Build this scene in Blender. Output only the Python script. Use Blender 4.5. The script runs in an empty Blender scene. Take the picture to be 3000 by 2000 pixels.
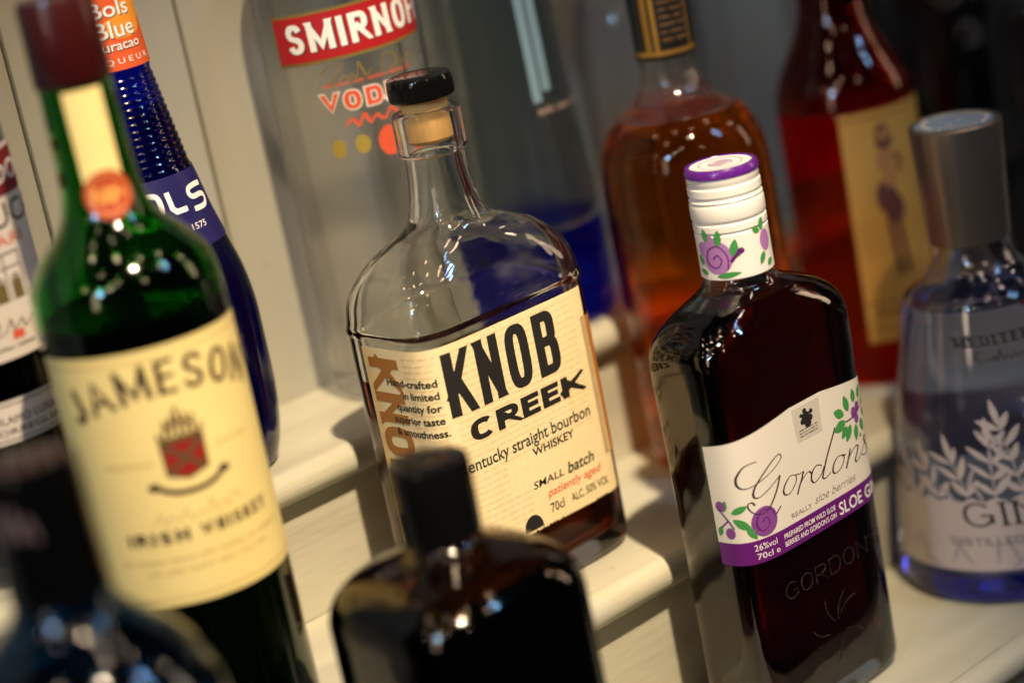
import bpy, bmesh, math, random
import numpy as np
from mathutils import Matrix, Vector, noise as mnoise

# ------------------------------------------------------------------ units
U = 0.0011            # one drawing unit in metres; the camera stands at the origin
sc = bpy.context.scene
col = sc.collection
random.seed(7)
ZM, ZU, ZL = -340.5, -275.0, -406.0      # heights of the middle, upper and lower treads
WALL_Y = 764.0

# ------------------------------------------------------------------ camera
PITCH, ROLL, YAW = math.radians(16.5), math.radians(11.4), math.radians(39.4)
hd = Vector((math.sin(YAW), math.cos(YAW), 0)); r0 = Vector((math.cos(YAW), -math.sin(YAW), 0))
fwd = hd*math.cos(PITCH) + Vector((0, 0, -math.sin(PITCH))); up0 = hd*math.sin(PITCH) + Vector((0, 0, math.cos(PITCH)))
cr = r0*math.cos(ROLL) - up0*math.sin(ROLL); cu = r0*math.sin(ROLL) + up0*math.cos(ROLL)
cd = bpy.data.cameras.new('camera'); cam = bpy.data.objects.new('camera', cd); col.objects.link(cam)
M = Matrix.Identity(4)
for i in range(3):
    M[i][0], M[i][1], M[i][2] = cr[i], cu[i], -fwd[i]
cam.matrix_world = M
cd.sensor_width = 36; cd.lens = 75.6; cd.clip_start = 0.02; cd.clip_end = 50
cd.dof.use_dof = True; cd.dof.focus_distance = 834*U; cd.dof.aperture_fstop = 2.6
sc.camera = cam

# ------------------------------------------------------------------ world, lamps, exposure
w = bpy.data.worlds.new('World'); sc.world = w; w.use_nodes = True
bg = w.node_tree.nodes['Background']; bg.inputs[0].default_value = (0.60, 0.75, 0.90, 1); bg.inputs[1].default_value = 0.012
sc.view_settings.view_transform = 'Standard'; sc.view_settings.look = 'None'; sc.view_settings.exposure = 0.0; sc.view_settings.gamma = 1
try: sc.view_settings.use_curve_mapping = False
except Exception: pass
cy = sc.cycles
cy.use_denoising = True
try: cy.denoiser = 'OPENIMAGEDENOISE'
except Exception: pass
cy.max_bounces = 20; cy.transmission_bounces = 18; cy.glossy_bounces = 8; cy.diffuse_bounces = 4; cy.transparent_max_bounces = 16
cy.sample_clamp_indirect = 15; cy.blur_glossy = 0.6; cy.caustics_refractive = True; cy.caustics_reflective = True

def lamp(pos, power, color, rad, name='ceiling_lamp'):
    l = bpy.data.lights.new(name, 'POINT'); l.energy = power; l.color = color; l.shadow_soft_size = rad*U
    o = bpy.data.objects.new(name, l); o.location = Vector(pos)*U; col.objects.link(o); return o
def panel(pos, target, power, color, sx, sy, name='cool_lamp'):
    l = bpy.data.lights.new(name, 'AREA'); l.energy = power; l.color = color; l.shape = 'RECTANGLE'; l.size = sx*U; l.size_y = sy*U
    o = bpy.data.objects.new(name, l); o.location = Vector(pos)*U
    o.rotation_euler = (Vector(target)-Vector(pos)).to_track_quat('-Z', 'Y').to_euler(); col.objects.link(o); return o
WARM = (1.0, 0.77, 0.50); WARM2 = (1.0, 0.72, 0.48)
def spot(pos, target, power, color, rad, deg, blend, name='track_spot'):
    l = bpy.data.lights.new(name, 'SPOT'); l.energy = power; l.color = color; l.shadow_soft_size = rad*U; l.spot_size = math.radians(deg); l.spot_blend = blend
    o = bpy.data.objects.new(name, l); o.location = Vector(pos)*U
    o.rotation_euler = (Vector(target)-Vector(pos)).to_track_quat('-Z', 'Y').to_euler(); col.objects.link(o); return o
main = spot((255, -230, 1010), (488, 662, -298), 275, WARM, 24, 20.5, 1.0)      # the bar's main spot, over the drinker's left shoulder
lamp((-560, -120, 560), 5, WARM, 30)                  # second downlight further along the bar
for az, el, ds in [(-128, 42, 1300), (-105, 62, 1400), (-88, 30, 1500), (-72, 52, 1500), (-52, 72, 1400), (-44, 40, 1700), (-22, 56, 1500), (-8, 33, 1700), (8, 68, 1400), (24, 44, 1600), (48, 58, 1500), (62, 34, 1600)]:
    a_, e_ = math.radians(az), math.radians(el)        # the room's other downlights
    lamp((480+ds*math.cos(e_)*math.sin(a_), 600-ds*math.cos(e_)*math.cos(a_), -250+ds*math.sin(e_)), 2.1*(ds/1500)**2, WARM2, 40)
panel((-780, 60, 420), (450, 620, -250), 6, (0.28, 0.60, 1.0), 90, 170)
for k in range(3): panel((1000+90*k, -260-170*k, 760), (500, 620, -250), 1.5, (0.28, 0.58, 1.0), 60, 60)
for q_ in ((-1300, 0, 250), (2300, -350, 250)): panel(q_, (520, 640, -230), 4, WARM2, 200, 800, 'added_edge_panel')  # unseen warm panels, added to brighten the edges of the glass

# ------------------------------------------------------------------ materials
MATS = {}
def mat(name, color, rough=0.5, metal=0.0, trans=0.0, ior=1.45, coat=0.0, bump=0.0, bscale=600.0, var=0.0, vscale=60.0, stretch=None, spec=None):
    if name in MATS: return MATS[name]
    m = bpy.data.materials.new(name); m.use_nodes = True; nt = m.node_tree; n = nt.nodes; p = n['Principled BSDF']
    p.inputs['Base Color'].default_value = (*color, 1); p.inputs['Roughness'].default_value = rough; p.inputs['Metallic'].default_value = metal
    p.inputs['Transmission Weight'].default_value = trans; p.inputs['IOR'].default_value = ior; p.inputs['Coat Weight'].default_value = coat
    if spec is not None: p.inputs['Specular IOR Level'].default_value = spec
    if bump or var:
        tc = n.new('ShaderNodeTexCoord'); mp = n.new('ShaderNodeMapping'); nt.links.new(tc.outputs['Object'], mp.inputs['Vector'])
        if stretch: mp.inputs['Scale'].default_value = stretch
    if bump:
        t = n.new('ShaderNodeTexNoise'); t.inputs['Scale'].default_value = bscale; t.inputs['Detail'].default_value = 4
        b = n.new('ShaderNodeBump'); b.inputs['Strength'].default_value = bump; b.inputs['Distance'].default_value = 0.0006
        nt.links.new(mp.outputs[0], t.inputs['Vector']); nt.links.new(t.outputs['Fac'], b.inputs['Height']); nt.links.new(b.outputs[0], p.inputs['Normal'])
    if var:
        t2 = n.new('ShaderNodeTexNoise'); t2.inputs['Scale'].default_value = vscale; t2.inputs['Detail'].default_value = 5
        r = n.new('ShaderNodeValToRGB'); r.color_ramp.elements[0].position = 0.3; r.color_ramp.elements[1].position = 0.7
        r.color_ramp.elements[0].color = (*[c*(1-var) for c in color], 1); r.color_ramp.elements[1].color = (*[min(1, c*(1+var*0.6)) for c in color], 1)
        nt.links.new(mp.outputs[0], t2.inputs['Vector']); nt.links.new(t2.outputs['Fac'], r.inputs[0]); nt.links.new(r.outputs[0], p.inputs['Base Color'])
    MATS[name] = m; return m
def glass(name, color, ior=1.5, rough=0.07, bump=0.0, bscale=90.0, straight=0.0):
    if name in MATS: return MATS[name]
    m = mat(name, tuple(c*c for c in color), rough, trans=1.0, ior=ior); nt = m.node_tree; n = nt.nodes; g = n['Principled BSDF']
    if bump:
        tc = n.new('ShaderNodeTexCoord'); t = n.new('ShaderNodeTexNoise'); t.inputs['Scale'].default_value = bscale; t.inputs['Detail'].default_value = 1.5
        b = n.new('ShaderNodeBump'); b.inputs['Strength'].default_value = bump; b.inputs['Distance'].default_value = 0.002
        nt.links.new(tc.outputs['Object'], t.inputs['Vector']); nt.links.new(t.outputs['Fac'], b.inputs['Height']); nt.links.new(b.outputs[0], g.inputs['Normal'])
    if straight:                                      # share of the light that goes through a thin wall unbent
        tr = n.new('ShaderNodeBsdfTransparent'); tr.inputs[0].default_value = (*color, 1); mx = n.new('ShaderNodeMixShader'); mx.inputs[0].default_value = straight
        nt.links.new(g.outputs[0], mx.inputs[1]); nt.links.new(tr.outputs[0], mx.inputs[2]); nt.links.new(mx.outputs[0], n['Material Output'].inputs['Surface'])
    return m

PAINT = mat('cream_paint', (0.46, 0.45, 0.36), 0.40, bump=0.6, bscale=240, var=0.16, vscale=26, stretch=(0.22, 1.4, 1.4))
WALLP = mat('cream_wall_paint', (0.385, 0.375, 0.315), 0.5, bump=0.4, bscale=160, var=0.10, vscale=14, stretch=(1.5, 1, 0.25))
DARKW = mat('dark_wood', (0.03, 0.02, 0.014), 0.5, bump=0.3, var=0.3, vscale=30)
for m_ in (PAINT, WALLP):                              # scuffs and small chips in the paint
    nt = m_.node_tree; n = nt.nodes; p_ = n['Principled BSDF']; src = p_.inputs['Base Color'].links[0].from_socket
    tc = n.new('ShaderNodeTexCoord'); ns = n.new('ShaderNodeTexNoise'); ns.inputs['Scale'].default_value = 95; ns.inputs['Detail'].default_value = 9; ns.inputs['Roughness'].default_value = .7
    rp = n.new('ShaderNodeValToRGB'); rp.color_ramp.elements[0].position = .665; rp.color_ramp.elements[1].position = .70
    mx = n.new('ShaderNodeMix'); mx.data_type = 'RGBA'; mx.inputs[7].default_value = (0.22, 0.19, 0.13, 1)
    nt.links.new(tc.outputs['Object'], ns.inputs['Vector']); nt.links.new(ns.outputs['Fac'], rp.inputs[0]); nt.links.new(rp.outputs[0], mx.inputs[0]); nt.links.new(src, mx.inputs[6]); nt.links.new(mx.outputs[2], p_.inputs['Base Color'])
CLEAR = glass('clear_glass', (0.985, 0.99, 0.985), 1.5, rough=0.03, bump=0.05, bscale=130)
BACKCLEAR = glass('pale_glass', (0.95, 0.97, 0.96), 1.5, straight=0.35, bump=0.06, bscale=110)
SPIRIT = glass('clear_spirit', (0.99, 0.99, 0.985), 1.38, rough=0.03)
VODKA = glass('vodka', (0.99, 0.99, 0.98), 1.40, rough=0.02, straight=0.36)
BOURBON = glass('bourbon', (0.62, 0.23, 0.045), 1.36)
BLACKP = mat('black_plastic', (0.003, 0.003, 0.003), 0.12, spec=0.35)
CORK = mat('stopper_wood', (0.78, 0.46, 0.16), 0.55, bump=0.3, bscale=500, var=0.16, vscale=110, stretch=(1, 1, 0.3))
PAPERK = mat('tan_paper', (0.80, 0.64, 0.36), 0.62, bump=0.25, bscale=1400, var=0.05, vscale=300)
INK = mat('black_ink', (0.012, 0.011, 0.010), 0.6)
INKG = mat('green_ink', (0.03, 0.05, 0.04), 0.6)
INKR = mat('red_ink', (0.62, 0.09, 0.05), 0.6)
INKO = mat('ochre_ink', (0.38, 0.15, 0.025), 0.6)
INKT = mat('faint_ink', (0.60, 0.46, 0.24), 0.65)
WHITE = mat('white_ink', (0.78, 0.76, 0.72), 0.5)

# ------------------------------------------------------------------ object helpers
def link(name, me, m=None, parent=None, smooth=False):
    o = bpy.data.objects.new(name, me); col.objects.link(o)
    if m is not None: me.materials.append(m)
    if parent is not None: o.parent = parent
    if smooth:
        for p in me.polygons: p.use_smooth = True
    return o
def from_bm(name, bm, m=None, parent=None, smooth=False):
    me = bpy.data.meshes.new(name); bm.to_mesh(me); bm.free(); return link(name, me, m, parent, smooth)
def tag(o, label=None, cat=None, group=None, kind=None):
    if label: o['label'] = label
    if cat: o['category'] = cat
    if group: o['group'] = group
    if kind: o['kind'] = kind
    return o
def thing(name, X, Y, Z, rz, label, cat, group=None):
    o = bpy.data.objects.new(name, None); col.objects.link(o); o.empty_display_size = 0.02
    o.location = Vector((X, Y, Z))*U; o.rotation_euler = (0, 0, math.radians(rz)); return tag(o, label, cat, group)
def autosmooth(o, ang=35):
    me = o.data
    for p in me.polygons: p.use_smooth = True
    try: me.set_sharp_from_angle(angle=math.radians(ang))
    except Exception: pass
    return o
def grid_mesh(name, rings, m, parent, close_u=True, caps=(False, False), ang=40):
    """rings: list of lists of points (all the same length), in units"""
    N = len(rings[0]); V = [tuple(c*U for c in p) for r in rings for p in r]; F = []
    for i in range(len(rings)-1):
        for j in range(N if close_u else N-1):
            k = (j+1) % N; F.append((i*N+j, i*N+k, (i+1)*N+k, (i+1)*N+j))
    if caps[0]: F.append(tuple(range(N-1, -1, -1)))
    if caps[1]: F.append(tuple((len(rings)-1)*N+j for j in range(N)))
    me = bpy.data.meshes.new(name); me.from_pydata(V, [], F); me.update()
    return autosmooth(link(name, me, m, parent), ang)

# ------------------------------------------------------------------ bottle surfaces
def ring_table(a, b, n):
    # dense near the flats' middles, where the superellipse parameter jumps
    t = np.linspace(0, 1, 161); q = (t**3*(10-15*t+6*t*t))*math.pi/2
    q = np.unique(np.concatenate([q, t**6*0.3, math.pi/2 - t**6*0.3]))
    th = np.concatenate([q-math.pi, q-math.pi/2, q, q+math.pi/2]); th = np.unique(th)
    s, c = np.sin(th), np.cos(th); s[np.abs(s) < 1e-12] = 0; c[np.abs(c) < 1e-12] = 0
    x = a*np.sign(s)*np.abs(s)**(2/n); y = -b*np.sign(c)*np.abs(c)**(2/n)
    L = np.concatenate([[0], np.cumsum(np.hypot(np.diff(x), np.diff(y)))]); L -= np.interp(0.0, th, L)
    return L, x, y
_cache = {}
def table(a, b, n):
    k = (round(a, 2), round(b, 2), round(n, 2))
    if k not in _cache: _cache[k] = ring_table(*k)
    return _cache[k]
def ring_pts(a, b, n, z, N):
    if abs(n-2) < 0.02 and abs(a-b) < 1e-3:
        return [(a*math.sin(2*math.pi*j/N), -a*math.cos(2*math.pi*j/N), z) for j in range(N)]
    L, x, y = table(a, b, n); P = L[-1]-L[0]
    s = np.linspace(0, P, N, endpoint=False); s = np.where(s > L[-1], s-P, s)
    return list(zip(np.interp(s, L, x).tolist(), np.interp(s, L, y).tolist(), [z]*N))
def smooth_profile(pts, sub=5):
    """centripetal Catmull-Rom through (h, a, b, n) points; a repeated h/a step stays sharp"""
    P = [np.array(p, float) for p in pts]; out = []
    for i in range(len(P)-1):
        p0, p1, p2, p3 = P[max(i-1, 0)], P[i], P[i+1], P[min(i+2, len(P)-1)]
        d = np.linalg.norm((p2-p1)[:2])
        if d < 1.3: out.append(p1); continue
        d0 = np.linalg.norm((p1-p0)[:2]); d2 = np.linalg.norm((p3-p2)[:2])
        sl = (p2-p1)/d; m1 = sl.copy(); m2 = sl.copy()
        if d0 >= 1.3: s0 = (p1-p0)/d0; m1 = np.where(s0*sl <= 1e-9, 0, (s0*d+sl*d0)/(d0+d)); m1 = np.sign(m1)*np.minimum(np.abs(m1), 3*np.minimum(np.abs(s0), np.abs(sl)))
        if d2 >= 1.3: s2 = (p3-p2)/d2; m2 = np.where(s2*sl <= 1e-9, 0, (s2*d+sl*d2)/(d2+d)); m2 = np.sign(m2)*np.minimum(np.abs(m2), 3*np.minimum(np.abs(s2), np.abs(sl)))
        m1 = m1*d; m2 = m2*d
        for k in range(sub):
            t = k/sub; t2 = t*t; t3 = t2*t
            out.append((2*t3-3*t2+1)*p1 + (t3-2*t2+t)*m1 + (-2*t3+3*t2)*p2 + (t3-t2)*m2)
    out.append(P[-1]); return out
def caster(o):
    at_ = o.data.attributes.get('sharp_edge')
    if at_: o.data.attributes.remove(at_)
    for p in o.data.polygons: p.use_smooth = True
    o.data.update()
class Bottle:
    """outer wall from a profile of (h, half width, half depth, roundness) or (h, radius)"""
    def __init__(s, root, prof, wall=2.2, base=6.0, N=96, neck_in=None):
        s.root = root; s.N = N; s.wall = wall; s.base = base; s.neck_in = neck_in
        s.prof = smooth_profile([(p[0], p[1], p[1], 2.0) if len(p) == 2 else p for p in prof])
        s.H = np.array([p[0] for p in s.prof])
    def at(s, h):
        hs = s.H; i = int(np.clip(np.searchsorted(hs, h), 1, len(hs)-1)); p, q = s.prof[i-1], s.prof[i]
        t = 0 if q[0] == p[0] else float(np.clip((h-p[0])/(q[0]-p[0]), 0, 1)); r = p*(1-t)+q*t; return r[1], r[2], r[3]
    def inner(s, p):
        t = s.wall; A, B_ = max(p[1]-t, 1), max(p[2]-t, 1)
        if s.neck_in and p[0] > s.neck_in[0]: A = min(A, s.neck_in[1]); B_ = min(B_, s.neck_in[1])
        return np.array([p[0], A, B_, p[3]])
    def glass(s, m, name='glass', top_open=True, ripple=0.0):
        R = [ring_pts(max(s.prof[0][1]*0.5, .5), max(s.prof[0][2]*0.5, .5), s.prof[0][3], 1.2, s.N)]
        for p in s.prof: R.append(ring_pts(p[1], p[2], p[3], p[0], s.N))
        ins = [s.inner(p) for p in s.prof if p[0] > s.base+3]
        top = s.prof[-1]
        for p in reversed(ins): R.append(ring_pts(p[1], p[2], p[3], p[0], s.N))
        b = ins[0]
        R.append(ring_pts(b[1]*0.93, b[2]*0.93, b[3], s.base+0.8, s.N)); R.append(ring_pts(b[1]*0.7, b[2]*0.7, b[3], s.base, s.N)); R.append(ring_pts(b[1]*0.2, b[2]*0.2, b[3], s.base+2.0, s.N))
        return grid_mesh(name, R, m, s.root, True, (True, True), 50)
    def liquid(s, level, m, name='liquid'):
        e = 0.25; R = []; ins = [s.inner(p) for p in s.prof if s.base+3 < p[0] < level]
        b = ins[0]
        R.append(ring_pts(b[1]*0.2+e, b[2]*0.2+e, b[3], s.base+2.0-e, s.N)); R.append(ring_pts(b[1]*0.7+e, b[2]*0.7+e, b[3], s.base-e, s.N)); R.append(ring_pts(b[1]*0.93+e, b[2]*0.93+e, b[3], s.base+0.8-e, s.N))
        for p in ins: R.append(ring_pts(p[1]+e, p[2]+e, p[3], p[0], s.N))
        a, bb, n = s.at(level); q = s.inner(np.array([level, a, bb, n]))
        R.append(ring_pts(q[1]+e, q[2]+e, n, level+0.5, s.N)); R.append(ring_pts(q[1]-0.7, q[2]-0.7, n, level-0.1, s.N)); R.append(ring_pts(q[1]*0.4, q[2]*0.4, n, level-0.1, s.N))
        return grid_mesh(name, R, m, s.root, True, (True, True), 40)
    def filled(s, level, m, gm, name='liquid'):
        """liquid up to the outer wall below the level, hollow glass above it"""
        R = [ring_pts(s.prof[0][1]*.5, s.prof[0][2]*.5, s.prof[0][3], 1.2, s.N)]+[ring_pts(p[1], p[2], p[3], p[0], s.N) for p in s.prof if p[0] < level]
        a, b, n = s.at(level); R.append(ring_pts(a, b, n, level, s.N)); R.append(ring_pts(a-s.wall, b-s.wall, n, level, s.N)); R.append(ring_pts(a-s.wall-1, b-s.wall-1, n, level-.6, s.N)); R.append(ring_pts(a*.3, b*.3, n, level-.6, s.N))
        q = grid_mesh(name, R, m, s.root, True, (True, True), 40)
        l2 = level+.04; a, b, n = s.at(l2); top = [p for p in s.prof if p[0] > l2]; R = [ring_pts(a, b, n, l2, s.N)]+[ring_pts(p[1], p[2], p[3], p[0], s.N) for p in top]
        R += [ring_pts(*s.inner(p)[1:], p[0], s.N) for p in reversed(top)]; c = s.inner(np.array([l2, a, b, n])); R += [ring_pts(c[1], c[2], c[3], l2, s.N), R[0]]
        g = grid_mesh('glass', R, gm, s.root, True, (False, False), 50)
        bm = bmesh.new(); bm.from_mesh(g.data); bmesh.ops.remove_doubles(bm, verts=bm.verts[:], dist=1e-7); bm.to_mesh(g.data); bm.free()
        for o in (q, g): caster(o)
        return q, g
    def solid(s, m, name='body', h0=None, h1=None):
        R = [ring_pts(p[1], p[2], p[3], p[0], s.N) for p in s.prof]; return grid_mesh(name, R, m, s.root, True, (True, True), 40)
    def wrap(s, x, h, off):
        a, b, n = s.at(h); e = 0.05
        if abs(n-2) < 0.05 and abs(a-b) < 1e-3:
            t = x/a; return ((a+off)*math.sin(t), -(a+off)*math.cos(t), h)
        L, X, Y = table(a, b, n); f = lambda v: (float(np.interp(v, L, X)), float(np.interp(v, L, Y)))
        p = f(x); p1 = f(x-.3); p2 = f(x+.3); tx, ty = p2[0]-p1[0], p2[1]-p1[1]; l = math.hypot(tx, ty) or 1
        return (p[0]+ty/l*off, p[1]-tx/l*off, h)

# ------------------------------------------------------------------ flat print laid on a surface
class Print:
    """2-D polygons in label coordinates (s to the right, h up), wrapped onto a bottle"""
    def __init__(s): s.polys = []; s.k = 0
    def poly(s, pts, z=None):
        if z is None: s.k += 1; z = (s.k % 40)*0.0008
        s.polys.append(([(float(p[0]), float(p[1])) for p in pts], z)); return s
    def rect(s, x0, y0, x1, y1): return s.poly([(x0, y0), (x1, y0), (x1, y1), (x0, y1)])
    def disc(s, cx, cy, rx, ry=None, n=28, rot=0):
        ry = rx if ry is None else ry; c, d = math.cos(rot), math.sin(rot)
        return s.poly([(cx+rx*math.cos(t)*c-ry*math.sin(t)*d, cy+rx*math.cos(t)*d+ry*math.sin(t)*c) for t in [2*math.pi*i/n for i in range(n)]])
    def stroke(s, pts, w, w2=None, closed=False, clampy=None):
        """pen of width w (across verticals) and w2 (across horizontals)"""
        w2 = w if w2 is None else w2; P = [np.array(p, float) for p in pts]; n = len(P); Lft = []; Rgt = []
        for i in range(n):
            a = P[i-1] if (i > 0 or closed) else None; b = P[(i+1) % n] if (i < n-1 or closed) else None
            d1 = None if a is None else (P[i]-a)/(np.linalg.norm(P[i]-a)+1e-9); d2 = None if b is None else (b-P[i])/(np.linalg.norm(b-P[i])+1e-9)
            d = d1 if d2 is None else d2 if d1 is None else d1+d2
            d = d/(np.linalg.norm(d)+1e-9); nn = np.array([-d[1], d[0]]); k = 1.0
            if d1 is not None and d2 is not None:
                k = min(2.2, 1/max(0.2, abs(float(np.dot(nn, [-d1[1], d1[0]])))))
            ww = w[i] if isinstance(w, (list, np.ndarray)) else w; wv = ww if isinstance(w, (list, np.ndarray)) else w2
            o = np.array([nn[0]*ww/2, nn[1]*wv/2])*k; Lft.append(P[i]+o); Rgt.append(P[i]-o)
        if clampy:
            for v in Lft+Rgt: v[1] = min(max(v[1], clampy[0]), clampy[1])
        s.k += 1; z = (s.k % 40)*0.0008
        for i in range(n if closed else n-1):
            j = (i+1) % n; s.poly([Lft[i], Rgt[i], Rgt[j], Lft[j]], z)
        return s
    def mesh2d(s, me_polys): s.polys += me_polys
    def build(s, name, bottle, m, parent, off=0.35, step=2.0, hstep=None, smooth=True):
        bm = bmesh.new(); x0 = 1e9; x1 = -1e9; y0 = 1e9; y1 = -1e9
        for pts, z in s.polys:
            vs = [bm.verts.new((p[0], p[1], z)) for p in pts]
            x0 = min(x0, min(p[0] for p in pts)); x1 = max(x1, max(p[0] for p in pts)); y0 = min(y0, min(p[1] for p in pts)); y1 = max(y1, max(p[1] for p in pts))
            try: bm.faces.new(vs)
            except ValueError: pass
        bmesh.ops.triangulate(bm, faces=[f for f in bm.faces if len(f.verts) > 4])
        for k in range(math.floor(x0/step)+1, math.ceil(x1/step)):
            bmesh.ops.bisect_plane(bm, geom=bm.verts[:]+bm.edges[:]+bm.faces[:], plane_co=(k*step, 0, 0), plane_no=(1, 0, 0), dist=1e-5)
        if hstep:
            for k in range(math.floor(y0/hstep)+1, math.ceil(y1/hstep)):
                bmesh.ops.bisect_plane(bm, geom=bm.verts[:]+bm.edges[:]+bm.faces[:], plane_co=(0, k*hstep, 0), plane_no=(0, 1, 0), dist=1e-5)
        for v in bm.verts:
            p = bottle.wrap(v.co.x, v.co.y, off+v.co.z); v.co = Vector(p)*U
        bm.normal_update()
        for f in bm.faces:
            c = f.calc_center_median()
            if f.normal.x*c.x+f.normal.y*c.y < 0: f.normal_flip()
        return from_bm(name, bm, m, parent, smooth)
class Disc:      # a horizontal round top to print on: s, h are plain x, y
    def __init__(s, z): s.z = z
    def wrap(s, x, h, off): return (x, h, s.z+off)
def catmull(pts, sub=6):
    P = [np.array(p, float) for p in pts]; out = []
    for i in range(len(P)-1):
        p0, p1, p2, p3 = P[max(i-1, 0)], P[i], P[i+1], P[min(i+2, len(P)-1)]
        for k in range(sub):
            t = k/sub; out.append(0.5*((2*p1)+(-p0+p2)*t+(2*p0-5*p1+4*p2-p3)*t*t+(-p0+3*p1-3*p2+p3)*t**3))
    out.append(P[-1]); return out
def pen_curve(pr, pts, wmin, wmax, sub=6):
    c = catmull(pts, sub); w = []
    for i in range(len(c)):
        d = c[min(i+1, len(c)-1)]-c[max(i-1, 0)]; d = d/(np.linalg.norm(d)+1e-9); w.append(wmin+(wmax-wmin)*abs(d[1])**1.5*(1.0 if d[1] < 0 else 0.45))
    ww = [sum(w[max(0, i-2):i+3])/len(w[max(0, i-2):i+3]) for i in range(len(w))]
    return pr.stroke(c, ww)

# ------------------------------------------------------------------ drawn capitals
def sup(cx, cy, rx, ry, a0, a1, n=22, e=2.5):
    o = []
    for i in range(n+1):
        t = math.radians(a0+(a1-a0)*i/n); c, d = math.cos(t), math.sin(t)
        o.append((cx+rx*math.copysign(abs(c)**(2/e), c), cy+ry*math.copysign(abs(d)**(2/e), d)))
    return o
def glyph(ch, e):
    S = lambda *p: list(p)
    bowl = lambda y0, y1, x: [(0, y1)]+[(x*0.55, y1)]+sup(x*0.55, (y0+y1)/2, x*0.45, (y1-y0)/2, 80, -80, 12, e)+[(x*0.55, y0), (0, y0)]
    G = {'A': [S((0, 0), (.5, 1), (1, 0)), S((.2, .3), (.8, .3))], 'B': [S((0, 0), (0, 1)), bowl(.53, 1, .93), bowl(0, .53, 1)],
         'C': [sup(.5, .5, .5, .5, 42, 318, 30, e)], 'D': [S((0, 0), (0, 1)), bowl(0, 1, 1)],
         'E': [S((0, 0), (0, 1)), S((0, 1), (1, 1)), S((0, .52), (.88, .52)), S((0, 0), (1, 0))], 'F': [S((0, 0), (0, 1)), S((0, 1), (1, 1)), S((0, .5), (.85, .5))],
         'G': [sup(.5, .5, .5, .5, 42, 330, 30, e), S((.58, .46), (1, .46), (1, .1))], 'H': [S((0, 0), (0, 1)), S((1, 0), (1, 1)), S((0, .5), (1, .5))],
         'I': [S((.5, 0), (.5, 1))], 'J': [[(1, 1), (1, .3)]+sup(.5, .3, .5, .3, 0, -165, 14, e)], 'K': [S((0, 0), (0, 1)), S((.06, .36), (.96, 1)), S((.34, .56), (1, 0))],
         'L': [S((0, 0), (0, 1)), S((0, 0), (1, 0))], 'M': [S((0, 0), (0, 1)), S((0, 1), (.5, .1), (1, 1)), S((1, 1), (1, 0))], 'N': [S((0, 0), (0, 1)), S((0, 1), (1, 0)), S((1, 0), (1, 1))],
         'O': [sup(.5, .5, .5, .5, 0, 360, 44, e)], 'P': [S((0, 0), (0, 1)), bowl(.45, 1, 1)], 'R': [S((0, 0), (0, 1)), bowl(.46, 1, .96), S((.45, .46), (1, 0))],
         'Q': [sup(.5, .5, .5, .5, 0, 360, 44, e), S((.6, .25), (1, -.05))],
         'S': [catmull([(.97, .80), (.82, .95), (.5, 1), (.18, .95), (.02, .76), (.16, .58), (.5, .5), (.84, .42), (.98, .24), (.82, .05), (.5, 0), (.18, .05), (.02, .21)], 4)],
         'T': [S((.5, 0), (.5, 1)), S((0, 1), (1, 1))], 'U': [[(0, 1), (0, .35)]+sup(.5, .35, .5, .35, 180, 360, 16, e)+[(1, .35), (1, 1)]], 'V': [S((0, 1), (.5, 0), (1, 1))],
         'W': [S((0, 1), (.26, 0), (.5, .8), (.74, 0), (1, 1))], 'X': [S((0, 0), (1, 1)), S((0, 1), (1, 0))], 'Y': [S((0, 1), (.5, .48), (1, 1)), S((.5, .48), (.5, 0))], 'Z': [S((0, 1), (1, 1), (0, 0), (1, 0))],
         '.': [S((.5, 0), (.5, .12))], "'": [S((.5, 1), (.5, .8))], '-': [S((0, .45), (1, .45))]}
    return G.get(ch, [])
WID = {'I': 0.0, 'M': 1.3, 'W': 1.45, 'J': .72, 'E': .80, 'F': .80, 'L': .80, 'S': .92, '.': 0, "'": 0, ' ': .55, 'A': 1.08}
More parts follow.
